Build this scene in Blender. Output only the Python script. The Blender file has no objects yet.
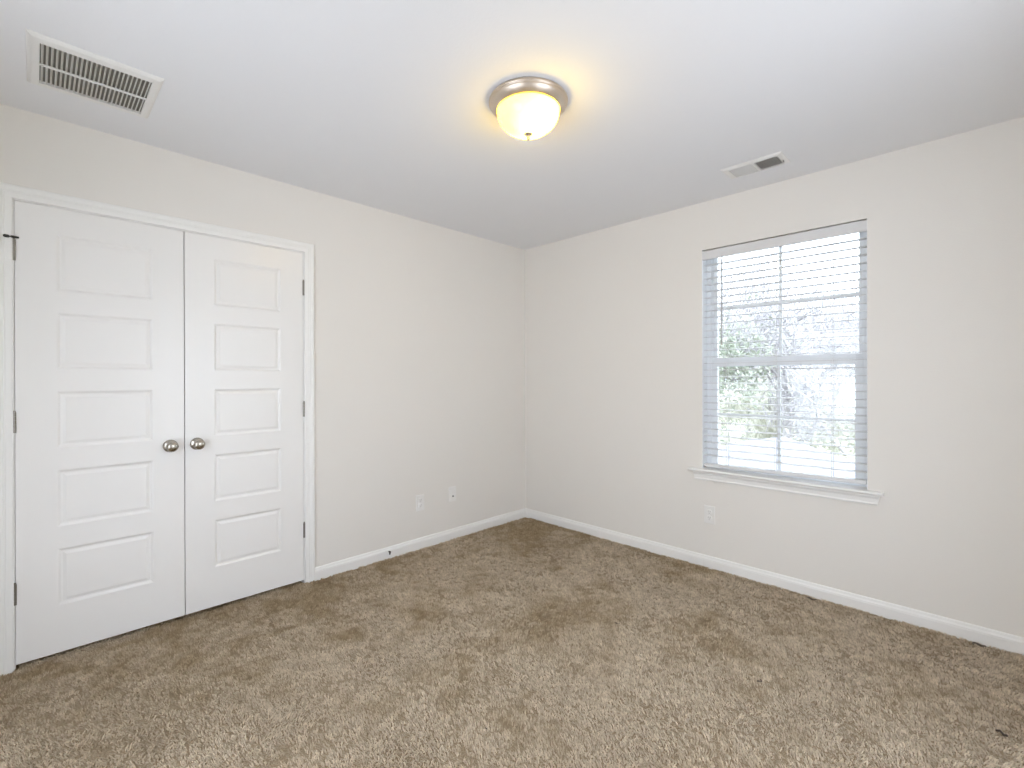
import bpy, bmesh, math, random
import numpy as np
from mathutils import Vector, Matrix

random.seed(7)
rng = np.random.default_rng(11)
SC = bpy.context.scene
COL = SC.collection
R = math.radians

# ------------------------------------------------------------------ camera, sky, exposure
CAM = Vector((2.973, 0.0, 1.2533))
YAW, PITCH, ROLL = R(45.1), R(-0.0655), R(-0.1466)
cam_data = bpy.data.cameras.new('camera')
cam_data.sensor_width = 36.0
cam_data.lens = 36.0 * 474.4 / 1024.0
cam_data.shift_x = 3.5 / 1024.0
cam_data.shift_y = -4.07 / 1024.0
cam_data.clip_start = 0.02
cam_data.clip_end = 500
cam = bpy.data.objects.new('camera', cam_data)
fwd = Vector((-math.sin(YAW) * math.cos(PITCH), math.cos(YAW) * math.cos(PITCH), math.sin(PITCH)))
rgt = Vector((math.cos(YAW), math.sin(YAW), 0)); upv = rgt.cross(fwd)
rgt, upv = rgt * math.cos(ROLL) + upv * math.sin(ROLL), upv * math.cos(ROLL) - rgt * math.sin(ROLL)
mat = Matrix((rgt, upv, -fwd)).transposed().to_4x4()
mat.translation = CAM
cam.matrix_world = mat
COL.objects.link(cam)
SC.camera = cam

world = bpy.data.worlds.new('overcast_sky')
world.use_nodes = True
SC.world = world
bg = world.node_tree.nodes['Background']
bg.inputs['Color'].default_value = (0.81, 0.885, 1.0, 1)
bg.inputs['Strength'].default_value = 6.0

SC.view_settings.view_transform = 'Standard'
SC.view_settings.look = 'None'
SC.view_settings.gamma = 1.0
SC.view_settings.exposure = 0.0
SC.view_settings.use_curve_mapping = False
SC.cycles.use_denoising = True
SC.cycles.max_bounces = 16
SC.cycles.diffuse_bounces = 10
SC.cycles.transparent_max_bounces = 24
SC.cycles.sample_clamp_indirect = 6.0

# ------------------------------------------------------------------ helpers
class MB:
    """collects geometry for ONE mesh object"""
    def __init__(self):
        self.v = []; self.f = []; self.sm = []
    def add(self, verts, faces, smooth=False):
        n = len(self.v)
        self.v += [tuple(p) for p in verts]
        self.f += [tuple(i + n for i in fc) for fc in faces]
        self.sm += [smooth] * len(faces)
    def box(self, a, b, bevel=0.0, M=None, seg=2):
        bm = bmesh.new()
        bmesh.ops.create_cube(bm, size=1.0)
        for v in bm.verts:
            v.co = Vector([(a[i] + b[i]) / 2 + v.co[i] * (b[i] - a[i]) for i in range(3)])
        if bevel > 0:
            bmesh.ops.bevel(bm, geom=bm.edges[:], offset=bevel, segments=seg, profile=0.5, affect='EDGES')
        self.bm(bm, M)
    def bm(self, bm, M=None, smooth=False):
        if M is not None:
            bm.transform(M)
        bm.verts.index_update()
        self.add([v.co.copy() for v in bm.verts], [[v.index for v in f.verts] for f in bm.faces], smooth)
        bm.free()
    def lathe(self, prof, seg=48, M=None, smooth=True):
        """prof: list of (r, z), revolved round z"""
        vs = []; fs = []; rings = []
        for (r, z) in prof:
            if r < 1e-6:
                rings.append([len(vs)]); vs.append(Vector((0, 0, z)))
            else:
                rings.append(list(range(len(vs), len(vs) + seg)))
                vs += [Vector((r * math.cos(2 * math.pi * k / seg), r * math.sin(2 * math.pi * k / seg), z)) for k in range(seg)]
        for A, B in zip(rings, rings[1:]):
            for k in range(seg):
                k2 = (k + 1) % seg
                if len(A) == 1 and len(B) == 1: continue
                if len(A) == 1: fs.append((A[0], B[k2], B[k]))
                elif len(B) == 1: fs.append((A[k], A[k2], B[0]))
                else: fs.append((A[k], A[k2], B[k2], B[k]))
        if M is not None: vs = [M @ v for v in vs]
        self.add(vs, fs, smooth)
    def tube(self, pts, radii, seg=8, caps=True, smooth=True):
        pts = [Vector(p) for p in pts]
        if not isinstance(radii, (list, tuple)): radii = [radii] * len(pts)
        vs = []; fs = []
        up = Vector((0.13, 0.27, 0.95)).normalized()
        for i, p in enumerate(pts):
            t = (pts[min(i + 1, len(pts) - 1)] - pts[max(i - 1, 0)]).normalized()
            u = t.cross(up)
            if u.length < 1e-3: u = t.cross(Vector((1, 0, 0)))
            u.normalize(); w = t.cross(u)
            for k in range(seg):
                a = 2 * math.pi * k / seg
                vs.append(p + (u * math.cos(a) + w * math.sin(a)) * radii[i])
        for i in range(len(pts) - 1):
            for k in range(seg):
                k2 = (k + 1) % seg
                fs.append((i * seg + k, i * seg + k2, (i + 1) * seg + k2, (i + 1) * seg + k))
        if caps:
            fs.append(tuple(range(seg - 1, -1, -1)))
            fs.append(tuple((len(pts) - 1) * seg + k for k in range(seg)))
        self.add(vs, fs, smooth)
    def sweep(self, loops, closed_profile=True, caps=True):
        """loops: list of cross sections (same count); joins them with quads"""
        n = len(loops[0]); vs = [p for lp in loops for p in lp]; fs = []
        m = n if closed_profile else n - 1
        for i in range(len(loops) - 1):
            for k in range(m):
                k2 = (k + 1) % n
                fs.append((i * n + k, i * n + k2, (i + 1) * n + k2, (i + 1) * n + k))
        if caps and closed_profile:
            fs.append(tuple(range(n - 1, -1, -1)))
            fs.append(tuple((len(loops) - 1) * n + k for k in range(n)))
        self.add(vs, fs)
    def mesh(self, name, mat):
        me = bpy.data.meshes.new(name)
        me.from_pydata(self.v, [], self.f)
        me.polygons.foreach_set('use_smooth', self.sm)
        bm = bmesh.new(); bm.from_mesh(me)
        bmesh.ops.recalc_face_normals(bm, faces=bm.faces[:])
        bm.to_mesh(me); bm.free()
        me.materials.append(mat)
        me.update()
        return me
    def build(self, name, mat, parent=None, origin=None):
        """links the collected geometry as one mesh object; coordinates are relative to the parent"""
        me = self.mesh(name, mat)
        o = bpy.data.objects.new(name, me)
        if origin is not None:
            me.transform(Matrix.Translation(-Vector(origin))); o.location = origin
        COL.objects.link(o)
        if parent is not None: o.parent = parent
        return o

def empty(name, loc, rz=0.0):
    o = bpy.data.objects.new(name, None)
    o.empty_display_size = 0.05
    o.location = loc; o.rotation_euler = (0, 0, rz)
    COL.objects.link(o)
    return o

def tag(o, label=None, cat=None, group=None, kind=None):
    if label: o['label'] = label
    if cat: o['category'] = cat
    if group: o['group'] = group
    if kind: o['kind'] = kind
    return o

def struct(o, label, cat):
    return tag(o, label, cat, kind='structure')

# ------------------------------------------------------------------ materials
def principled(name, col, rough=0.5, metal=0.0, spec=0.5, bump=None, vary=None):
    m = bpy.data.materials.new(name); m.use_nodes = True
    nt = m.node_tree; p = nt.nodes['Principled BSDF']
    p.inputs['Base Color'].default_value = (*col, 1)
    p.inputs['Roughness'].default_value = rough
    p.inputs['Metallic'].default_value = metal
    p.inputs['Specular IOR Level'].default_value = spec
    tc = nt.nodes.new('ShaderNodeTexCoord')
    if bump:
        sc_, st, dist = bump
        n = nt.nodes.new('ShaderNodeTexNoise'); n.inputs['Scale'].default_value = sc_; n.inputs['Detail'].default_value = 3
        b = nt.nodes.new('ShaderNodeBump'); b.inputs['Strength'].default_value = st; b.inputs['Distance'].default_value = dist
        nt.links.new(tc.outputs['Object'], n.inputs['Vector'])
        nt.links.new(n.outputs['Fac'], b.inputs['Height']); nt.links.new(b.outputs['Normal'], p.inputs['Normal'])
    if vary:
        sc_, col2 = vary
        n = nt.nodes.new('ShaderNodeTexNoise'); n.inputs['Scale'].default_value = sc_; n.inputs['Detail'].default_value = 4
        mx = nt.nodes.new('ShaderNodeMix'); mx.data_type = 'RGBA'
        mx.inputs['A'].default_value = (*col, 1); mx.inputs['B'].default_value = (*col2, 1)
        rp = nt.nodes.new('ShaderNodeMapRange'); rp.inputs['From Min'].default_value = 0.35; rp.inputs['From Max'].default_value = 0.65
        nt.links.new(tc.outputs['Object'], n.inputs['Vector']); nt.links.new(n.outputs['Fac'], rp.inputs['Value'])
        nt.links.new(rp.outputs['Result'], mx.inputs['Factor']); nt.links.new(mx.outputs['Result'], p.inputs['Base Color'])
    return m

M = {}
M['wall'] = principled('greige_wall_paint', (0.80, 0.776, 0.738), 0.75, spec=0.25, bump=(140, 0.12, 0.004))
M['ceiling'] = principled('white_ceiling_paint', (0.812, 0.815, 0.832), 0.9, spec=0.15, bump=(110, 0.12, 0.004))
M['trim'] = principled('white_trim_enamel', (0.86, 0.855, 0.84), 0.38, spec=0.45, bump=(60, 0.03, 0.003))
M['door'] = principled('white_door_enamel', (0.85, 0.84, 0.825), 0.28, spec=0.45, bump=(300, 0.05, 0.002))
M['vinyl'] = principled('white_window_vinyl', (0.88, 0.90, 0.92), 0.35, spec=0.4)
M['slat'] = principled('white_blind_slat', (0.70, 0.70, 0.71), 0.4, spec=0.4)
M['cord'] = principled('white_blind_cord', (0.78, 0.78, 0.78), 0.8)
M['wand'] = principled('clear_grey_wand', (0.42, 0.42, 0.43), 0.35, spec=0.6)
M['nickel'] = principled('satin_nickel', (0.44, 0.41, 0.36), 0.24, metal=1.0)
M['hinge'] = principled('aged_nickel_hinge', (0.27, 0.25, 0.22), 0.4, metal=1.0)
M['lamp_metal'] = principled('brushed_nickel_lamp', (0.64, 0.55, 0.46), 0.40, metal=1.0)
M['rubber'] = principled('black_rubber', (0.04, 0.038, 0.034), 0.6)
M['plate'] = principled('white_plastic_plate', (0.84, 0.83, 0.81), 0.35)
M['slot'] = principled('dark_slot', (0.10, 0.10, 0.10), 0.7)
M['grille'] = principled('white_grille_enamel', (0.80, 0.79, 0.77), 0.45)
M['duct'] = principled('duct_shade_backing', (0.19, 0.175, 0.15), 0.9)  # dark backing colour imitating the shade inside the ducts
M['closet'] = principled('closet_paint', (0.62, 0.60, 0.55), 0.9)
M['lint'] = principled('dark_lint', (0.10, 0.08, 0.065), 0.9)
M['shingle'] = principled('pale_grey_shingle', (0.27, 0.26, 0.29), 0.9, vary=(6, (0.22, 0.215, 0.24)))
M['siding'] = principled('pale_siding', (0.40, 0.40, 0.40), 0.8)
M['lawn'] = principled('winter_lawn', (0.30, 0.30, 0.22), 0.95, vary=(0.7, (0.36, 0.34, 0.27)))
M['bark'] = principled('pale_grey_bark', (0.20, 0.185, 0.20), 0.9, vary=(3, (0.33, 0.31, 0.325)))
M['twig'] = principled('pale_dry_twigs', (0.27, 0.255, 0.265), 0.9, vary=(2, (0.50, 0.475, 0.48)))
M['straw'] = principled('pale_straw_brush', (0.46, 0.46, 0.37), 0.9, vary=(2, (0.72, 0.70, 0.63)))
M['leaf'] = principled('evergreen_leaves', (0.22, 0.25, 0.18), 0.7, vary=(1.2, (0.42, 0.43, 0.36)))
M['leaf_yellow'] = principled('yellow_green_leaves', (0.42, 0.42, 0.30), 0.7, vary=(1.4, (0.52, 0.50, 0.41)))

def glass_mat():
    m = bpy.data.materials.new('window_glass'); m.use_nodes = True
    nt = m.node_tree; nt.nodes.clear()
    out = nt.nodes.new('ShaderNodeOutputMaterial'); mix = nt.nodes.new('ShaderNodeMixShader')
    tr = nt.nodes.new('ShaderNodeBsdfTransparent'); tr.inputs['Color'].default_value = (0.95, 0.97, 0.97, 1)
    gl = nt.nodes.new('ShaderNodeBsdfGlossy'); gl.inputs['Roughness'].default_value = 0.02
    fr = nt.nodes.new('ShaderNodeFresnel'); fr.inputs['IOR'].default_value = 1.45
    nt.links.new(fr.outputs[0], mix.inputs[0]); nt.links.new(tr.outputs[0], mix.inputs[1]); nt.links.new(gl.outputs[0], mix.inputs[2])
    nt.links.new(mix.outputs[0], out.inputs['Surface'])
    return m
M['glass'] = glass_mat()

def lamp_glass_mat():
    """frosted bowl lit from inside by two bulbs: hot where the bulbs sit close behind the glass"""
    m = principled('lit_frosted_glass', (0.45, 0.42, 0.34), 0.25, spec=0.5)
    nt = m.node_tree; p = nt.nodes['Principled BSDF']
    tc = nt.nodes.new('ShaderNodeTexCoord')
    tot = None
    for b in ((0.060, 0.000, -0.105), (-0.080, 0.050, -0.075)):
        d = nt.nodes.new('ShaderNodeVectorMath'); d.operation = 'DISTANCE'; d.inputs[1].default_value = b
        nt.links.new(tc.outputs['Object'], d.inputs[0])
        r = nt.nodes.new('ShaderNodeMapRange'); r.interpolation_type = 'SMOOTHSTEP'
        r.inputs['From Min'].default_value = 0.03; r.inputs['From Max'].default_value = 0.135
        r.inputs['To Min'].default_value = 1.0; r.inputs['To Max'].default_value = 0.0
        nt.links.new(d.outputs['Value'], r.inputs['Value'])
        if tot is None: tot = r.outputs['Result']
        else:
            a = nt.nodes.new('ShaderNodeMath'); a.operation = 'ADD'
            nt.links.new(tot, a.inputs[0]); nt.links.new(r.outputs['Result'], a.inputs[1]); tot = a.outputs[0]
    cm = nt.nodes.new('ShaderNodeMix'); cm.data_type = 'RGBA'
    cm.inputs['A'].default_value = (1.0, 0.63, 0.030, 1); cm.inputs['B'].default_value = (1.0, 0.66, 0.050, 1)
    nt.links.new(tot, cm.inputs['Factor']); nt.links.new(cm.outputs['Result'], p.inputs['Emission Color'])
    st = nt.nodes.new('ShaderNodeMath'); st.operation = 'MULTIPLY_ADD'
    st.inputs[1].default_value = 17.0; st.inputs[2].default_value = 10.5
    nt.links.new(tot, st.inputs[0]); nt.links.new(st.outputs[0], p.inputs['Emission Strength'])
    return m
M['lamp_glass'] = lamp_glass_mat()

def carpet_mat():
    m = bpy.data.materials.new('beige_frieze_carpet'); m.use_nodes = True
    nt = m.node_tree; p = nt.nodes['Principled BSDF']
    p.inputs['Roughness'].default_value = 0.95
    p.inputs['Specular IOR Level'].default_value = 0.1
    a = nt.nodes.new('ShaderNodeAttribute'); a.attribute_name = 'yarn_tone'
    w = nt.nodes.new('ShaderNodeAttribute'); w.attribute_name = 'pile_tone'
    m1 = nt.nodes.new('ShaderNodeMix'); m1.data_type = 'RGBA'
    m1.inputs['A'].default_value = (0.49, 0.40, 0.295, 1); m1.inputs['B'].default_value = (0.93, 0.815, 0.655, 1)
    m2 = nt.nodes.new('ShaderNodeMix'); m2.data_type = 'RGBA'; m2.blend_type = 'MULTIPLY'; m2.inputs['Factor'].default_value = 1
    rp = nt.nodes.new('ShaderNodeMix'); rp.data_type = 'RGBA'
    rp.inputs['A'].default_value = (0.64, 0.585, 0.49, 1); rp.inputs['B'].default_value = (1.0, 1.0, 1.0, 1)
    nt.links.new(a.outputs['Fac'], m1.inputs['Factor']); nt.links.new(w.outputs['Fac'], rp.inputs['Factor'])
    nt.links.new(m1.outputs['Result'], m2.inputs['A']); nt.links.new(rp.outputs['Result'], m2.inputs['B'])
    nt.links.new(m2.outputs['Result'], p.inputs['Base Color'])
    return m
M['carpet'] = carpet_mat()

# ------------------------------------------------------------------ room shell
H = 2.44
YW = 3.178           # inner face of the window wall
XE, YS = 3.45, -0.60  # the two walls behind the camera
T = 0.14
# closet opening in the left wall
CY0, CY1, CZ = -0.0815, 1.1895, 2.052
# window opening in the right wall
WX0, WX1, WZ0, WZ1 = 1.631, 2.527, 0.638, 2.118

def wall_with_hole(axis_x, a0, a1, h0, h1, z0, z1, p0, p1, name, label):
    """wall between planes p0..p1; runs a0..a1; hole h0..h1 x z0..z1"""
    mb = MB()
    def bx(u0, u1, zz0, zz1):
        if u1 - u0 < 1e-4 or zz1 - zz0 < 1e-4: return
        if axis_x: mb.box((u0, p0, zz0), (u1, p1, zz1))
        else: mb.box((p0, u0, zz0), (p1, u1, zz1))
    bx(a0, h0, 0, H); bx(h1, a1, 0, H); bx(h0, h1, z1, H); bx(h0, h1, 0, z0)
    return struct(mb.build(name, M['wall']), label, 'wall')

wall_with_hole(False, YS - T, YW + T, CY0, CY1, 0.0, CZ, -T, 0.0, 'wall_left', 'greige painted wall with the white double closet doors')
wall_with_hole(True, 0.0, XE, WX0, WX1, WZ0, WZ1, YW, YW + T, 'wall_right', 'greige painted wall with the window and blind')
wall_with_hole(True, 0.0, XE, 1.15, 2.45, 0.40, 1.90, YS - T, YS, 'wall_back', 'greige wall behind the viewpoint with an added opening for fill light')  # unseen opening, added and sized to let fill daylight in
wall_with_hole(False, YS - T, YW + T, 0.80, 1.90, 0.40, 1.90, XE, XE + T, 'wall_side', 'greige wall beside the viewpoint with an added opening for fill light')  # second added opening out of view, more sky fill for the room
mb = MB(); mb.box((-T, YS - T, H), (XE + T, YW + T, H + 0.12))
struct(mb.build('ceiling', M['ceiling']), 'flat white painted ceiling', 'ceiling')
# closet behind the doors
mb = MB()
mb.box((-0.80, CY0 - 0.15, 0), (-0.76, CY1 + 0.15, H)); mb.box((-0.76, CY0 - 0.15, 0), (-T, CY0 - 0.11, H))
mb.box((-0.76, CY1 + 0.11, 0), (-T, CY1 + 0.15, H)); mb.box((-0.76, CY0 - 0.11, H - 0.04), (-T, CY1 + 0.11, H))
struct(mb.build('wall_closet', M['closet']), 'dim closet interior behind the double doors', 'wall')

# ------------------------------------------------------------------ carpet: base plus real yarn tufts in one floor mesh
def vnoise(x, y, cell, seed):
    g = np.random.default_rng(seed).random((96, 96))
    u = x / cell + 40.3; v = y / cell + 40.7
    i = np.floor(u).astype(int); j = np.floor(v).astype(int)
    fu = u - i; fv = v - j
    fu = fu * fu * (3 - 2 * fu); fv = fv * fv * (3 - 2 * fv)
    i %= 95; j %= 95
    return (g[i, j] * (1 - fu) * (1 - fv) + g[i + 1, j] * fu * (1 - fv) + g[i, j + 1] * (1 - fu) * fv + g[i + 1, j + 1] * fu * fv)

def make_floor():
    ZB = -0.009
    sp = 0.0062
    xs = np.arange(-0.09, XE, sp); ys = np.arange(YS, YW, sp)
    X, Y = np.meshgrid(xs, ys, indexing='ij')
    X = X.ravel(); Y = Y.ravel()
    n = X.size
    X = X + (rng.random(n) - .5) * sp * 1.1; Y = Y + (rng.random(n) - .5) * sp * 1.1
    keep = (X > 0.0) | ((Y > CY0 + .03) & (Y < CY1 - .03))
    # leave the strips where the casing and the baseboards stand
    keep &= ~((X < 0.02) & (X > -0.002) & ((Y < CY0 + .005) | (Y > CY1 - .005)))
    keep &= (Y < YW - 0.0125) & (X < XE - 0.004) & (Y > YS + 0.004)
    X, Y = X[keep], Y[keep]; n = X.size
    # lean of the pile: brushed patches
    big = vnoise(X, Y, 0.55, 1); med = vnoise(X, Y, 0.20, 2); sml = vnoise(X, Y, 0.05, 3); fine = vnoise(X, Y, 0.022, 4)
    ang = R(200) + (big - .5) * 4.0 + (med - .5) * 3.0 + (fine - .5) * 3.0 + rng.normal(0, .75, n)
    lean = 0.0035 + 0.0045 * med + 0.003 * rng.random(n)
    Lh = 0.0115 * (0.75 + 0.35 * sml + 0.3 * (fine - .4) + 0.22 * rng.random(n))
    tone = np.clip(0.5 + (rng.random(n) - .5) * 0.7 + (fine - .5) * 0.5, 0, 1)
    pile_tone = np.clip(0.66 + (big - .5) * 0.9 + (med - .5) * 0.8 + (sml - .5) * 0.7 + (vnoise(X, Y, 0.09, 9) - .5) * 0.6, 0, 1)
    # darker in the far corner, towards the closet and along the window wall
    d1 = np.hypot((X - 0.50) / 0.45, (Y - 2.60) / 0.30); pile_tone -= 0.45 * np.exp(-d1 ** 2 * 1.3)
    pile_tone -= 0.28 * np.exp(-((X - 0.15) / 0.30) ** 2) * (Y < 2.0)
    pile_tone -= 0.30 * np.exp(-((YW - Y) / 0.16) ** 2)
    pile_tone += 0.22 * np.exp(-(((X - 2.0) / 0.8) ** 2 + ((Y - 1.6) / 0.8) ** 2))
    pile_tone -= 0.30 * np.exp(-(((X - 0.75) / 0.35) ** 2 + ((Y - 0.30) / 0.5) ** 2))
    pile_tone += 0.20 * np.clip((X - 1.4) / 1.2, -.6, 1)
    pile_tone = np.clip(pile_tone, 0, 1)
    # pits where the pile parts; their shade is also put into the yarn tone
    pit = vnoise(X, Y, 0.0135, 6) + 0.25 * (vnoise(X, Y, 0.16, 8) - .5)
    pm = np.clip((pit - 0.60) / 0.14, 0, 1)
    Lh = Lh * (1 - 0.75 * pm); tone = tone * (1 - 0.8 * pm)
    dx = np.cos(ang) * lean; dy = np.sin(ang) * lean
    r0, r1 = 0.0029, 0.0025
    tw = rng.random(n) * 6.28
    V = np.zeros((n, 7, 3))
    for k in range(3):
        a = tw + k * 2.0944
        V[:, k, 0] = X + np.cos(a) * r0; V[:, k, 1] = Y + np.sin(a) * r0; V[:, k, 2] = ZB
        a2 = a + 0.6
        V[:, 3 + k, 0] = X + dx * .45 + np.cos(a2) * r1; V[:, 3 + k, 1] = Y + dy * .45 + np.sin(a2) * r1; V[:, 3 + k, 2] = ZB + Lh * .62
    V[:, 6, 0] = X + dx; V[:, 6, 1] = Y + dy; V[:, 6, 2] = ZB + Lh
    tri = []
    for k in range(3):
        k2 = (k + 1) % 3
        tri += [(k, k2, 3 + k2), (k, 3 + k2, 3 + k), (3 + k, 3 + k2, 6)]
    tri = np.array(tri)
    F = (np.arange(n)[:, None, None] * 7 + tri[None]).reshape(-1, 3)
    V = V.reshape(-1, 3)
    # base slab (top face, sides and bottom) as quads
    bx0, bx1, by0, by1 = -0.76, XE, YS, YW
    base = np.array([(x, y, z) for z in (ZB - 0.06, ZB) for (x, y) in ((bx0, by0), (bx1, by0), (bx1, by1), (bx0, by1))])
    nb = len(V)
    V = np.vstack([V, base])
    quads = np.array([(4, 5, 6, 7), (3, 2, 1, 0), (0, 1, 5, 4), (1, 2, 6, 5), (2, 3, 7, 6), (3, 0, 4, 7)]) + nb
    me = bpy.data.meshes.new('floor')
    nt_, nq = len(F), len(quads)
    me.vertices.add(len(V)); me.vertices.foreach_set('co', V.ravel().astype(np.float32))
    me.loops.add(nt_ * 3 + nq * 4)
    me.loops.foreach_set('vertex_index', np.concatenate([F.ravel(), quads.ravel()]).astype(np.int32))
    me.polygons.add(nt_ + nq)
    st = np.concatenate([np.arange(nt_) * 3, nt_ * 3 + np.arange(nq) * 4]).astype(np.int32)
    me.polygons.foreach_set('loop_start', st)
    sm = np.ones(nt_ + nq, dtype=bool); sm[nt_:] = False
    me.polygons.foreach_set('use_smooth', sm)
    at = me.attributes.new('yarn_tone', 'FLOAT', 'POINT')
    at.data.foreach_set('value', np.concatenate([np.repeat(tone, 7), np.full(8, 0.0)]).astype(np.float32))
    at = me.attributes.new('pile_tone', 'FLOAT', 'POINT')
    at.data.foreach_set('value', np.concatenate([np.repeat(pile_tone, 7), np.full(8, 0.3)]).astype(np.float32))
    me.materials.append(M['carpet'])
    me.update(calc_edges=True)
    o = bpy.data.objects.new('floor', me); COL.objects.link(o)
    struct(o, 'beige brown frieze carpet with worn darker patches', 'floor')
make_floor()
ZF = -0.012   # where trim stands in the pile

# ------------------------------------------------------------------ closet casing, jamb, baseboards
def casing():
    # profile across the casing: u = distance from the opening edge, h = thickness off the wall
    prof = [(0.0, 0.0), (0.0, 0.010), (0.004, 0.012), (0.022, 0.0125), (0.026, 0.0145), (0.030, 0.0135), (0.034, 0.0155), (0.050, 0.017), (0.056, 0.0155), (0.058, 0.012), (0.058, 0.0)]
    y0, y1, zt = CY0 + 0.012, CY1 - 0.012, CZ - 0.010
    loops = []
    loops.append([(h, y0 - u, ZF) for u, h in prof])
    loops.append([(h, y0 - u, zt + u) for u, h in prof])
    loops.append([(h, y1 + u, zt + u) for u, h in prof])
    loops.append([(h, y1 + u, ZF) for u, h in prof])
    mb = MB(); mb.sweep(loops)
    o = mb.build('trim_1', M['trim'])
    struct(o, 'white moulded casing round the double closet doors', 'trim')
    jb = MB()
    jb.box((-T, CY0 - 0.0, ZF), (0.0, CY0 + 0.016, CZ - 0.014)); jb.box((-T, CY1 - 0.016, ZF), (0.0, CY1, CZ - 0.014))
    jb.box((-T, CY0, CZ - 0.014), (0.0, CY1, CZ))
    jb.build('door_jamb', M['trim'], o)
casing()

BASE = [(0.0, 0.0), (0.013, 0.0), (0.013, 0.055), (0.0118, 0.060), (0.0118, 0.064), (0.008, 0.072), (0.0065, 0.080), (0.004, 0.085), (0.0, 0.086)]
def baseboard(name, label, path):
    """path: list of (x, y, nx, ny): points on the wall with the direction the profile grows (mitres included)"""
    mb = MB()
    mb.sweep([[(x + nx * t, y + ny * t, ZF + z) for t, z in BASE] for x, y, nx, ny in path])
    struct(mb.build(name, M['trim']), label, 'baseboard')
baseboard('baseboard_left', 'white baseboard between the closet casing and the far corner', [(0, CY1 + 0.046, 1, 0), (0, YW, 1, -1)])
baseboard('baseboard_right', 'white baseboard running under the window', [(0, YW, 1, -1), (XE, YW, -1, -1)])
baseboard('baseboard_side', 'white baseboard beside the viewpoint', [(XE, YW, -1, -1), (XE, YS, -1, 1)])
baseboard('baseboard_back', 'white baseboard behind the viewpoint', [(XE, YS, -1, 1), (0, YS, 1, 1)])

# ------------------------------------------------------------------ closet doors
def door(name, label, y0, y1, panel_y, hinge_y, knob_y, first):
    z0, z1, th = 0.017, 2.036, 0.035
    py0, py1 = panel_y
    tops = [1.918, 1.563, 1.205, 0.847, 0.488]; ph = 0.258
    rings = [(0.0, 0.0), (0.004, -0.0015), (0.011, -0.0065), (0.017, -0.007), (0.030, -0.003)]
    mb = MB()
    ys = [y0, py0, py1, y1]
    zs = [z0]
    for t in reversed(tops): zs += [t - ph, t]
    zs.append(z1)
    vs = []; fs = []
    idx = {}
    def vid(x, y, z):
        k = (round(x, 6), round(y, 6), round(z, 6))
        if k not in idx: idx[k] = len(vs); vs.append((x, y, z))
        return idx[k]
    for i in range(3):
        for j in range(len(zs) - 1):
            a0, a1, b0, b1 = ys[i], ys[i + 1], zs[j], zs[j + 1]
            if i == 1 and j % 2 == 1:
                prev = None
                for ins, x in rings:
                    q = [vid(x, a0 + ins, b0 + ins), vid(x, a1 - ins, b0 + ins), vid(x, a1 - ins, b1 - ins), vid(x, a0 + ins, b1 - ins)]
                    if prev:
                        for k in range(4): fs.append((prev[k], prev[(k + 1) % 4], q[(k + 1) % 4], q[k]))
                    prev = q
                fs.append(tuple(prev))
            else:
                fs.append((vid(0, a0, b0), vid(0, a1, b0), vid(0, a1, b1), vid(0, a0, b1)))
    # edges and back
    loop = [(y0, z) for z in zs] + [(py0, z1), (py1, z1)] + [(y1, z) for z in reversed(zs)] + [(py1, z0), (py0, z0)]
    for k in range(len(loop)):
        (ya, za), (yb, zb) = loop[k], loop[(k + 1) % len(loop)]
        fs.append((vid(0, ya, za), vid(-th, ya, za), vid(-th, yb, zb), vid(0, yb, zb)))
    fs.append(tuple(vid(-th, y, z) for y, z in loop))
    mb.add(vs, fs)
    d = mb.build(name, M['door'], origin=(0, hinge_y, z0))
    struct(d, label, 'door')
    O = Vector((0, hinge_y, z0))
    # knob: rose, neck and egg-shaped ball
    k = MB()
    Mx = Matrix.Translation(Vector((0.0, knob_y, 0.914)) - O) @ Matrix.Rotation(R(90), 4, 'Y')
    k.lathe([(0, 0), (0.0325, 0.0), (0.0325, 0.003), (0.029, 0.0075), (0.018, 0.010), (0.0125, 0.013), (0.0115, 0.024), (0.014, 0.030), (0.021, 0.035), (0.0262, 0.043),
             (0.0275, 0.051), (0.025, 0.059), (0.018, 0.0645), (0.009, 0.067), (0, 0.0675)], 40, Mx)
    tag(k.build('door_knob', M['nickel'], d), 'satin nickel egg-shaped knob')
    s = -1 if first else 1
    for n_, hz in enumerate((1.820, 1.071, 0.324)):
        hb = MB()
        yk = hinge_y + s * 0.0025
        for q in range(5):
            hb.lathe([(0.0, 0), (0.0062, 0.0), (0.0062, 0.0172), (0, 0.0172)], 14, Matrix.Translation(Vector((0.0045, yk, hz - 0.0445 + q * 0.018)) - O), smooth=False)
        hb.lathe([(0, 0), (0.0045, 0), (0.0045, 0.006), (0, 0.008)], 14, Matrix.Translation(Vector((0.0045, yk, hz + 0.045)) - O), smooth=False)
        if first:   # frame leaf seen edge-on beside the knuckle
            hb.box(Vector((-0.002, yk - 0.013, hz - 0.0445)) - O, Vector((0.0008, yk, hz + 0.0445)) - O)
        h = hb.build('hinge', M['hinge'], d)
        tag(h, 'dull nickel hinge')
        if first and n_ == 0:
            ps = MB(); c = Vector((0.0045, yk, 0)) - O
            zz = hz + 0.056
            ps.tube([c + Vector((0, 0.016, zz)), c + Vector((0.004, 0.0, zz)), c + Vector((0.018, -0.006, zz - .003))], [0.004, 0.0055, 0.0045], 10)
            ps.tube([c + Vector((0.018, -0.006, zz - .003)), c + Vector((0.050, -0.018, zz - .010))], [0.0022, 0.0022], 8)
            ps.tube([c + Vector((0.044, -0.016, zz - .009)), c + Vector((0.066, -0.024, zz - .013))], [0.0065, 0.0065], 10)
            tag(ps.build('hinge_pin_door_stop', M['rubber'], h), 'small dark hinge pin door stop')
    return d

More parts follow.
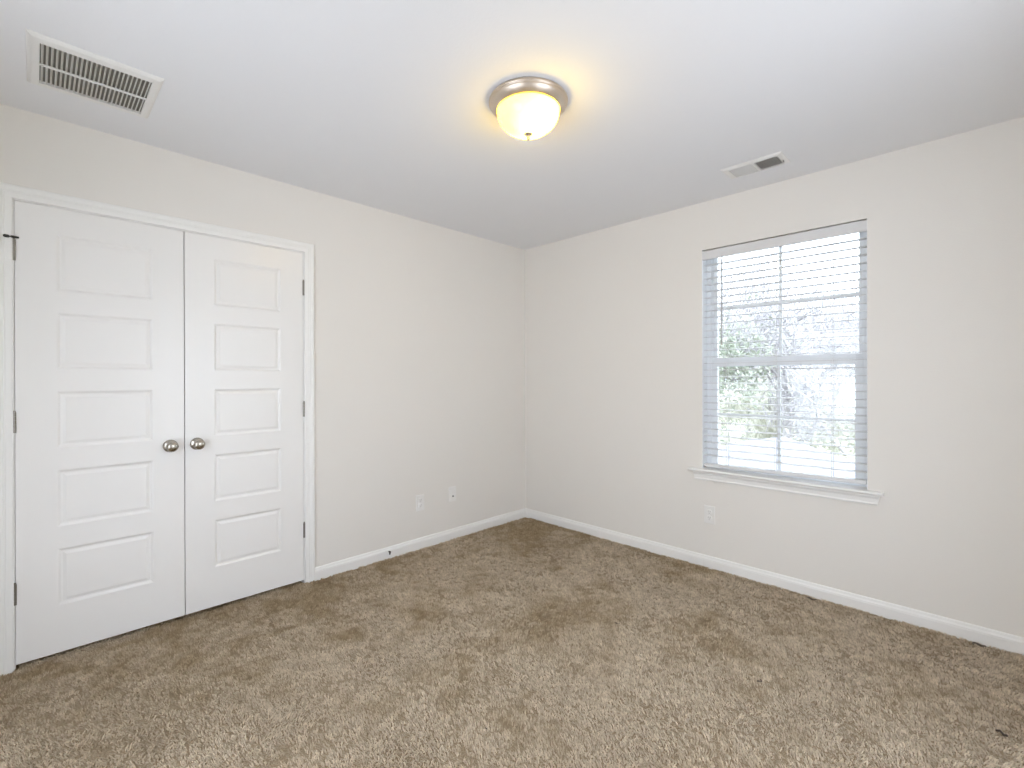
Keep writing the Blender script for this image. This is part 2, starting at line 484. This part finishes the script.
door('door_1', 'left white five panel closet door', -0.064, 0.5525, (0.068, 0.421), -0.064, 0.492, True)
door('door_2', 'right white five panel closet door', 0.5565, 1.171, (0.691, 1.040), 1.171, 0.610, False)

# ------------------------------------------------------------------ window
def frame_rect(mb, x0, x1, z0, z1, wl, wr, wb, wt, ya, yb, bev=0.003):
    mb.box((x0, ya, z0), (x0 + wl, yb, z1), bev); mb.box((x1 - wr, ya, z0), (x1, yb, z1), bev)
    mb.box((x0 + wl - .002, ya, z0), (x1 - wr + .002, yb, z0 + wb), bev); mb.box((x0 + wl - .002, ya, z1 - wt), (x1 - wr + .002, yb, z1), bev)

def window():
    y0 = YW + 0.075
    mb = MB()
    frame_rect(mb, WX0 + .001, WX1 - .001, WZ0 + .002, WZ1 - .001, 0.030, 0.030, 0.012, 0.016, y0, YW + T + 0.02)
    w = mb.build('window_1', M['vinyl'])
    struct(w, 'white vinyl window of two sashes divided into four panes each', 'window')
    xa, xb = WX0 + 0.028, WX1 - 0.028
    zm = 1.365; zt_ = 0.653
    up = MB(); ya, yb = YW + 0.118, YW + 0.148
    frame_rect(up, xa, xb, zm - 0.02, WZ1 - 0.014, 0.026, 0.026, 0.04, 0.020, ya, yb)
    jl = MB()
    for xq in (WX0, WX1 - .0025): jl.box((xq, YW + .001, zt_), (xq + .0025, y0 + .002, WZ1 - .0005))
    jl.build('daylit_jamb_strip', M['vinyl'], w)  # added white strips imitating bright daylight on the wall returns
    u = up.build('upper_sash', M['vinyl'], w)
    g = MB(); g.box((xa + .022, YW + .131, zm), (xb - .022, YW + .135, WZ1 - .022)); g.build('glass', M['glass'], u)
    mu = MB(); xm = (xa + xb) / 2 - 0.008
    mu.box((xm - .0085, YW + .126, zm + .015), (xm + .0085, YW + .139, WZ1 - .03), .002); mu.box((xa + .02, YW + .127, 1.736 - .0085), (xb - .02, YW + .138, 1.736 + .0085), .002)
    mu.build('grille_bars', M['vinyl'], u)
    lo = MB(); ya, yb = YW + 0.082, YW + 0.114
    frame_rect(lo, xa, xb, WZ0 + .012, zm + 0.030, 0.040, 0.040, 0.028, 0.060, ya, yb)
    l = lo.build('lower_sash', M['vinyl'], w)
    g = MB(); g.box((xa + .035, YW + .096, WZ0 + .03), (xb - .035, YW + .100, zm - .01)); g.build('glass', M['glass'], l)
    mu = MB()
    mu.box((xm - .0085, YW + .091, WZ0 + .03), (xm + .0085, YW + .105, zm - .02), .002); mu.box((xa + .03, YW + .092, 1.016 - .007), (xb - .03, YW + .104, 1.016 + .007), .002)
    mu.build('grille_bars', M['vinyl'], l)
    lk = MB(); lk.box((xm - .02, YW + .079, zm + .024), (xm + .02, YW + .10, zm + .038), .004); lk.build('sash_lock', M['vinyl'], l)
    # stool with horns, and the apron below it
    st = MB()
    zt, zb = 0.653, 0.634
    prof = [(YW - .044, zb + .004), (YW - .047, zb + .009), (YW - .046, zt - .004), (YW - .041, zt), (YW + 0.076, zt), (YW + 0.076, zb), (YW - .040, zb)]
    pr2 = [(a, b) for a, b in prof]
    xL, xR = 1.549, 2.597
    loops = []
    for x in (xL, xL + .003, xR - .003, xR):
        loops.append([(x, y if y < YW - .003 else YW - .0005, z) for y, z in pr2])
    st.sweep(loops)
    st.box((WX0 + .001, YW - .001, zb + .004), (WX1 - .001, YW + 0.078, zt))
    st.build('window_stool', M['trim'], w)
    ap = MB()
    pa = [(YW, 0.634), (YW - .017, 0.634), (YW - .019, 0.623), (YW - .013, 0.611), (YW - .011, 0.591), (YW - .014, 0.583), (YW - .012, 0.576), (YW, 0.574)]
    cut = lambda x, s: [(x + s * (0.634 - z) * 0.18, y, z) for y, z in pa]
    ap.sweep([cut(1.573, 1), cut(2.581, -1)])
    ap.build('window_apron', M['trim'], w)
window()

# ------------------------------------------------------------------ blind
def blind():
    bx0, bx1 = WX0 + 0.006, WX1 - 0.006
    yc = YW + 0.034
    root = empty('window_blind', ((bx0 + bx1) / 2, yc, 0.653))
    tag(root, 'white horizontal slat blind with open slats hanging in the window', 'blind')
    O = Vector(root.location)
    L = lambda *p: Vector(p) - O
    hr = MB(); hr.box(L(bx0 + .004, YW + .012, 2.068), L(bx1 - .004, YW + .062, 2.112), .002); hr.build('headrail', M['slat'], root)
    va = MB()
    pv = [(YW + .004, 2.050), (YW + .0005, 2.053), (YW - .001, 2.061), (YW - .001, 2.102), (YW + .0015, 2.110), (YW + .007, 2.112), (YW + .0105, 2.112), (YW + .0105, 2.050)]
    va.sweep([[L(x, y, z) for y, z in pv] for x in (bx0 - .0045, bx1 + .0045)])
    va.build('valance', M['slat'], root)
    # one curved slat, then copies
    sm = MB()
    nseg = 7; w = 0.0485; prof = []
    for k in range(nseg + 1):
        t = k / nseg * 2 - 1; prof.append((t * w / 2, 0.0022 * (1 - t * t)))
    pts = prof + [(y, z - 0.0026) for y, z in reversed(prof)]
    sm.sweep([[Vector((x, y, z)) for y, z in pts] for x in (bx0 - O.x, bx1 - O.x)])
    me = sm.mesh('slat', M['slat'])
    z_top, pitch, n = 2.018, 0.0440, 30
    tilt = R(2.0)
    for k in range(n):
        s = bpy.data.objects.new('slat', me); COL.objects.link(s); s.parent = root
        f = k / (n - 1)
        s.location = (0, 0, z_top - pitch * k - O.z)
        s.rotation_euler = (tilt + random.uniform(-.012, .012), random.uniform(-.0012, .0012), 0)
    br = MB(); br.box((bx0 - O.x, -.024, 0.0), (bx1 - O.x, .024, .022), .005)
    rail = br.build('bottom_rail', M['slat'], root)
    rail.location = (0, 0, 0.670 - O.z)
    rail.rotation_euler = (0, R(-0.85), 0)
    for x in (1.784, 2.068, 2.362):
        c = MB()
        for dy in (-.0255, .0255):
            c.tube([L(x, yc + dy, 2.068), L(x, yc + dy, 0.690)], 0.0009, 6)
        c.tube([L(x + .004, yc, 2.068), L(x + .004, yc, 0.690)], 0.0009, 6)
        for k in range(n):
            z = z_top - pitch * k - .003
            c.tube([L(x, yc - .0255, z), L(x, yc + .0255, z)], 0.0006, 4)
        c.build('ladder_cord', M['cord'], root)
    wd = MB()
    wd.tube([L(1.765, YW - .006, 2.052), L(1.765, YW - .009, 2.03), L(1.7645, YW - .010, 1.50), L(1.7645, YW - .010, 1.475)], [0.003, 0.0055, 0.0055, 0.0065], 6, smooth=False)
    wd.build('tilt_wand', M['wand'], root)
blind()

# ------------------------------------------------------------------ ceiling light
def ceiling_light():
    root = empty('ceiling_light', (1.605, 1.486, H))
    tag(root, 'lit round flush-mount ceiling light with frosted glass bowl and nickel rim', 'ceiling light')
    b = MB()
    b.lathe([(0, -.001), (0.157, -.001), (0.162, -.003), (0.1675, -.010), (0.168, -.015), (0.1655, -.018), (0.1630, -.019), (0.1635, -.022), (0.160, -.028), (0.152, -.038), (0.1415, -.046), (0.137, -.049), (0.133, -.049), (0.130, -.042), (0, -.040)], 72)
    b.build('rim', M['lamp_metal'], root)
    g = MB()
    pr = []
    for k in range(0, 15):
        a = k / 14 * math.pi / 2
        pr.append((0.1325 * math.cos(a) ** 0.9 if k < 14 else 0.0, -.0475 - 0.098 * math.sin(a)))
    g.lathe(pr, 72)
    g.build('glass_bowl', M['lamp_glass'], root)
    f = MB()
    zb = -.1445
    f.lathe([(0, zb + .004), (0.017, zb + .003), (0.0185, zb), (0.016, zb - .003), (0.008, zb - .006), (0.004, zb - .009), (0.0038, zb - .013), (0.0065, zb - .016), (0.007, zb - .020), (0.004, zb - .025), (0, zb - .026)], 24)
    f.build('finial', M['lamp_metal'], root)
ceiling_light()

# ------------------------------------------------------------------ ceiling grille and register
def return_grille():
    x0, x1, y0, y1 = 0.301, 0.695, -0.022, 0.363
    root = empty('return_air_grille', ((x0 + x1) / 2, (y0 + y1) / 2, H))
    tag(root, 'large white louvered return air grille on the ceiling above the closet', 'vent')
    O = Vector(root.location); L = lambda *p: Vector(p) - O
    ox0, ox1, oy0, oy1 = 0.342, 0.652, 0.013, 0.331
    fr = MB()
    prof = [(0.0, 0.0), (0.002, -.004), (0.010, -.0095), (0.014, -.011), (1.0, -.012), (1.0, 0.0)]
    def ring(u, z):
        if u == 1.0: return [L(ox0, oy0, H + z), L(ox1, oy0, H + z), L(ox1, oy1, H + z), L(ox0, oy1, H + z)]
        return [L(x0 + u, y0 + u, H + z), L(x1 - u, y0 + u, H + z), L(x1 - u, y1 - u, H + z), L(x0 + u, y1 - u, H + z)]
    rs = [ring(u, z) for u, z in prof]
    vs = [p for r in rs for p in r]; fs = []
    for i in range(len(rs)):
        j = (i + 1) % len(rs)
        for k in range(4):
            k2 = (k + 1) % 4
            fs.append((i * 4 + k, i * 4 + k2, j * 4 + k2, j * 4 + k))
    fr.add(vs, fs); fr.build('frame', M['grille'], root)
    bk = MB(); bk.box(L(ox0 - .004, oy0 - .004, H - .0012), L(ox1 + .004, oy1 + .004, H - .0002)); tag(bk.build('duct_shade_plate', M['duct'], root), 'dark plate standing in for the shaded duct')  # ceiling is not cut here; a dark plate imitates the duct's shade
    n = 24; pit = (oy1 - oy0) / n
    lv = MB(); wv = 0.0105
    lv.box((ox0 - O.x, -wv / 2, -.0005), (ox1 - O.x, wv / 2, .0005))
    me = lv.mesh('louver', M['grille'])
    for k in range(n):
        o = bpy.data.objects.new('louver', me); COL.objects.link(o); o.parent = root
        o.location = (0, oy0 + pit * (k + .5) - O.y, -.0068); o.rotation_euler = (R(54), 0, 0)
    cb = MB(); xm = 0.493; cb.box(L(xm - .005, oy0 - .002, H - .0125), L(xm + .005, oy1 + .002, H - .006), .001); cb.build('centre_bar', M['grille'], root)
return_grille()

def supply_register():
    x0, x1, y0, y1 = 1.914, 2.226, 2.756, 2.926
    root = empty('supply_register', ((x0 + x1) / 2, (y0 + y1) / 2, H))
    tag(root, 'small white two-way air register on the ceiling near the window wall', 'vent')
    O = Vector(root.location); L = lambda *p: Vector(p) - O
    ox0, ox1, oy0, oy1 = 1.952, 2.201, 2.780, 2.909
    fr = MB()
    prof = [(0.0, 0.0), (0.002, -.004), (0.012, -.008), (1.0, -.010), (1.0, 0.0)]
    def ring(u, z):
        if u == 1.0: return [L(ox0, oy0, H + z), L(ox1, oy0, H + z), L(ox1, oy1, H + z), L(ox0, oy1, H + z)]
        return [L(x0 + u, y0 + u, H + z), L(x1 - u, y0 + u, H + z), L(x1 - u, y1 - u, H + z), L(x0 + u, y1 - u, H + z)]
    rs = [ring(u, z) for u, z in prof]
    vs = [p for r in rs for p in r]; fs = []
    for i in range(len(rs)):
        j = (i + 1) % len(rs)
        for k in range(4):
            k2 = (k + 1) % 4
            fs.append((i * 4 + k, i * 4 + k2, j * 4 + k2, j * 4 + k))
    fr.add(vs, fs); fr.build('frame', M['grille'], root)
    bk = MB(); bk.box(L(ox0 - .003, oy0 - .003, H - .0012), L(ox1 + .003, oy1 + .003, H - .0002)); tag(bk.build('duct_shade_plate', M['duct'], root), 'dark plate standing in for the shaded duct')  # again a dark plate for duct shade, no hole behind it
    xm = (ox0 + ox1) / 2
    cb = MB(); cb.box(L(xm - .005, oy0 - .002, H - .0105), L(xm + .005, oy1 + .002, H - .002), .001); cb.build('centre_bar', M['grille'], root)
    lv = MB(); lv.box((-.0052, oy0 - O.y, -.0005), (.0052, oy1 - O.y, .0005)); me = lv.mesh('louver', M['grille'])
    half = xm - .005 - ox0; n = 10
    for side in (0, 1):
        for k in range(n):
            xx = (ox0 if side == 0 else xm + .005) + half * (k + .5) / n
            o = bpy.data.objects.new('louver', me); COL.objects.link(o); o.parent = root
            o.location = (xx - O.x, 0, -.0058); o.rotation_euler = (0, R(-40) if side == 0 else R(44), 0)
    lvr = MB(); lvr.box(L(2.207, 2.851, H - .019), L(2.210, 2.869, H - .007), .001); lvr.build('damper_lever', M['hinge'], root)
supply_register()

# ------------------------------------------------------------------ wall plates
def rounded_plate(mb, w, h, t, bev=0.003):
    mb.box((-w / 2, 0, -h / 2), (w / 2, t, h / 2), bev)

def outlet(name, label, loc, rz):
    root = empty(name, loc, rz)       # local +y points into the room
    tag(root, label, 'outlet')
    p = MB(); rounded_plate(p, 0.072, 0.118, 0.006); p.build('cover_plate', M['plate'], root)
    for dz in (-.0195, .0195):
        r = MB(); r.lathe([(0, 0), (0.0165, 0), (0.0165, .0085), (0.015, .0095), (0, .0095)], 28, Matrix.Translation((0, 0, dz)) @ Matrix.Rotation(R(-90), 4, 'X'), smooth=False)
        rc = r.build('receptacle', M['plate'], root)
        s = MB()
        s.box((-.0075, .009, dz - .001), (-.0055, .0098, dz + .0075)); s.box((.0055, .009, dz - .000), (.0075, .0098, dz + .0065))
        s.lathe([(0, 0), (.0024, 0), (.0024, .0008), (0, .0008)], 12, Matrix.Translation((0, .009, dz - .008)) @ Matrix.Rotation(R(-90), 4, 'X'), smooth=False)
        s.build('slots', M['slot'], rc)
    s = MB(); s.lathe([(0, 0), (.003, 0), (.0025, .0015), (0, .0018)], 12, Matrix.Translation((0, .006, 0)) @ Matrix.Rotation(R(-90), 4, 'X')); s.build('screw', M['plate'], root)
    return root
outlet('wall_outlet', 'white duplex outlet on the closet wall, nearest to the closet', (0.0, 2.027, 0.336), R(-90))
outlet('wall_outlet', 'white duplex outlet on the window wall below the window sill', (1.680, YW, 0.349), R(180))

def cable_plate():
    root = empty('cable_wall_plate', (0.0, 2.331, 0.349), R(-90))
    tag(root, 'white cable jack plate with a dark socket, nearest to the corner', 'wall plate')
    p = MB(); rounded_plate(p, 0.072, 0.118, 0.006); p.build('cover_plate', M['plate'], root)
    i = MB(); i.box((-.0165, .004, -.033), (.0165, .008, .033), .0015); ins = i.build('insert', M['plate'], root)
    j = MB(); j.lathe([(0, 0), (.0062, 0), (.0062, .002), (.0046, .002), (.0046, .009), (.002, .009), (0, .006)], 16, Matrix.Translation((0, .008, -.016)) @ Matrix.Rotation(R(-90), 4, 'X'), smooth=False)
    tag(j.build('jack', M['slot'], ins), 'dark round socket')
cable_plate()

# ------------------------------------------------------------------ small odds and ends
s = MB()
s.tube([(0.0, 0, 0), (0.006, 0, 0.0), (0.016, -0.001, 0.002), (0.022, -0.006, -0.003), (0.024, -0.010, -0.012)], [0.0055, 0.005, 0.0055, 0.0055, 0.005], 10)
st_ = s.build('cable_stub', M['rubber']); st_.location = (0.0125, 1.759, 0.043)
tag(st_, 'short dark bent stub sticking out of the white baseboard beside the closet', 'cable stub')

def fleck(loc, size, rz, label):
    mb = MB()
    k = 7
    pts = [(math.sin(i * 1.3 + rz) * size * .18 + (i / (k - 1) - .5) * size, math.cos(i * 1.9 + rz) * size * .22, .0015 * math.sin(i * 1.1) + .002) for i in range(k)]
    mb.tube(pts, [size * .05 + .0006, size * .11, size * .13, size * .10, size * .12, size * .09, size * .04 + .0006], 6)
    o = mb.build('lint_fleck', M['lint']); o.location = loc; o.rotation_euler = (0, 0, rz)
    tag(o, label, 'lint', 'dark flecks on the carpet')
fleck((1.637, 2.111, -.002), .022, .4, 'tiny dark fleck on the carpet in the middle of the room')
fleck((2.312, 2.121, -.002), .024, 1.2, 'dark fleck on the carpet straight below the window')
fleck((2.271, 3.125, -.002), .040, .1, 'thin dark fleck on the carpet against the window wall baseboard, left of the pair there')
fleck((2.950, 3.138, -.002), .046, 3.0, 'thin dark fleck on the carpet against the window wall baseboard, right of the pair there')
fleck((3.015, 2.414, -.002), .034, 2.4, 'dark fleck on the carpet near the right edge of the photo')
fleck((1.706, 1.143, -.002), .013, .9, 'small dark fleck on the near carpet at the bottom centre of the photo')

# ------------------------------------------------------------------ outside the window
GZ = -3.0
mb = MB(); mb.box((-60, YW + 1.0, GZ - .2), (60, 90, GZ))
tag(mb.build('lawn', M['lawn']), 'pale winter lawn outside', 'lawn', kind='structure')

def house():
    ax, ay, az = -0.24, 9.6, 0.08
    hw, hd, drop = 3.6, 3.4, 1.55
    root = empty('neighbour_house', (ax, ay, GZ), R(-17))
    tag(root, 'low house with a pale grey hip roof seen through the lower window panes', 'building')
    mb = MB(); z = az - drop - GZ
    e = [(-hw, -hd, z), (hw, -hd, z), (hw, hd, z), (-hw, hd, z)]
    lo = [(x, y, zz - .16) for x, y, zz in e]
    mb.add([(0, 0, az - GZ), (0, 1.2, az - GZ)] + e + lo, [(2, 3, 0), (3, 4, 1, 0), (4, 5, 1), (5, 2, 0, 1), (2, 6, 7, 3), (3, 7, 8, 4), (4, 8, 9, 5), (5, 9, 6, 2), (6, 9, 8, 7)])
    mb.build('roof', M['shingle'], root)
    w = MB(); w.box((-hw + .4, -hd + .4, 0), (hw - .4, hd - .4, z - .14)); w.build('wall', M['siding'], root)
house()

def grow(mb, p, d, length, rad, depth, rnd, tips):
    n = 4; pts = [p.copy()]; rr = [rad]
    for i in range(n):
        d = (d + Vector((rnd.uniform(-.22, .22), rnd.uniform(-.22, .22), rnd.uniform(-.08, .14)))).normalized()
        p = p + d * length / n; pts.append(p.copy()); rr.append(rad * (1 - .42 * (i + 1) / n))
    mb.tube(pts, rr, 5 if depth > 1 else 3, caps=False)
    tips.append(p.copy())
    if depth == 0: return
    k = rnd.randint(3, 4)
    for i in range(k):
        q = pts[rnd.randint(1, n)] if i else pts[-1]
        a = rnd.uniform(0, 6.283)
        side = Vector((math.cos(a), math.sin(a), rnd.uniform(-.1, .7)))
        grow(mb, q, (d * .75 + side * .8).normalized(), length * rnd.uniform(.55, .8), rad * rnd.uniform(.42, .6), depth - 1, rnd, tips)

def tree(name, loc, h, rad, seed, depth, leaf, nleaf, label, cat, group=None, spread=.5, lsize=.14):
    rnd = random.Random(seed)
    root = empty(name, loc); tag(root, label, cat, group)
    mb = MB(); tips = []
    grow(mb, Vector((0, 0, -.05)), Vector((rnd.uniform(-.1, .1), rnd.uniform(-.1, .1), 1)).normalized(), h * .45, rad, depth, rnd, tips)
    mb.build('trunk', M['bark'] if leaf not in ('twig', 'straw') else M[leaf], root)
    if nleaf:
        lf = MB(); vs = []; fs = []
        for i in range(nleaf):
            t = rnd.choice(tips)
            c = t + Vector((rnd.gauss(0, spread), rnd.gauss(0, spread), rnd.gauss(0, spread * .8)))
            if c.z < .05: c.z = rnd.uniform(.05, .6)
            a = Vector((rnd.gauss(0, 1), rnd.gauss(0, 1), rnd.gauss(0, 1))).normalized(); b = a.orthogonal().normalized()
            s = lsize * rnd.uniform(.6, 1.3); n0 = len(vs); wd = .45
            if leaf in ('twig', 'straw'): a.z = abs(a.z) + .3; a.normalize(); b = a.orthogonal().normalized(); s *= 2.0; wd = .055
            m = a.cross(b) * s * .15
            vs += [c - a * s, c + b * s * wd + m * wd, c + a * s, c - b * s * wd + m * wd]; fs.append((n0, n0 + 1, n0 + 2, n0 + 3))
        lf.add(vs, fs); lf.build('foliage', M[leaf], root)
tree('evergreen_tree', (-3.3, 15.0, GZ), 5.4, .13, 3, 3, 'leaf', 5200, 'pale green leafy tree seen through the left panes of the window', 'tree', spread=.55, lsize=.085)
tree('bare_tree', (-1.75, 17.8, GZ), 7.2, .20, 12, 4, 'twig', 1500, 'bare grey tree with the dark trunk behind the middle bar of the window', 'tree', spread=.35, lsize=.16)
tree('bare_tree', (0.1, 20.5, GZ), 7.5, .15, 21, 4, 'twig', 1900, 'bare pale tree seen through the right panes of the window', 'tree', spread=.45, lsize=.16)
tree('shrub', (0.55, 14.3, GZ), 2.5, .06, 31, 3, 'leaf_yellow', 2600, 'yellowish green shrub beside the pale roof outside', 'shrub', spread=.35, lsize=.07)
for i in range(4):
    x = -6.4 + i * 2.15
    tree('brush', (x, 22.0 + 1.2 * (i % 2), GZ), 3.8, .06, 80 + i, 3, 'straw', 2800, 'tangle of pale dry brush rising just behind the low roof outside', 'bush', 'brush behind the low roof', spread=.42, lsize=.15)
for i, (x, yy) in enumerate(((-9.8, 27.5), (-4.6, 28.5), (0.8, 27.5), (-15.5, 37.0), (-9.6, 38.0), (-3.8, 37.0), (2.4, 38.0))):
    tree('woodland_tree', (x, yy, GZ), 8.6 + random.uniform(-1, 1.2), .17, 50 + i, 4, 'twig', 4200, 'pale bare tree in the hazy woods behind the house outside', 'tree', 'woods beyond the house', spread=.8, lsize=.22)
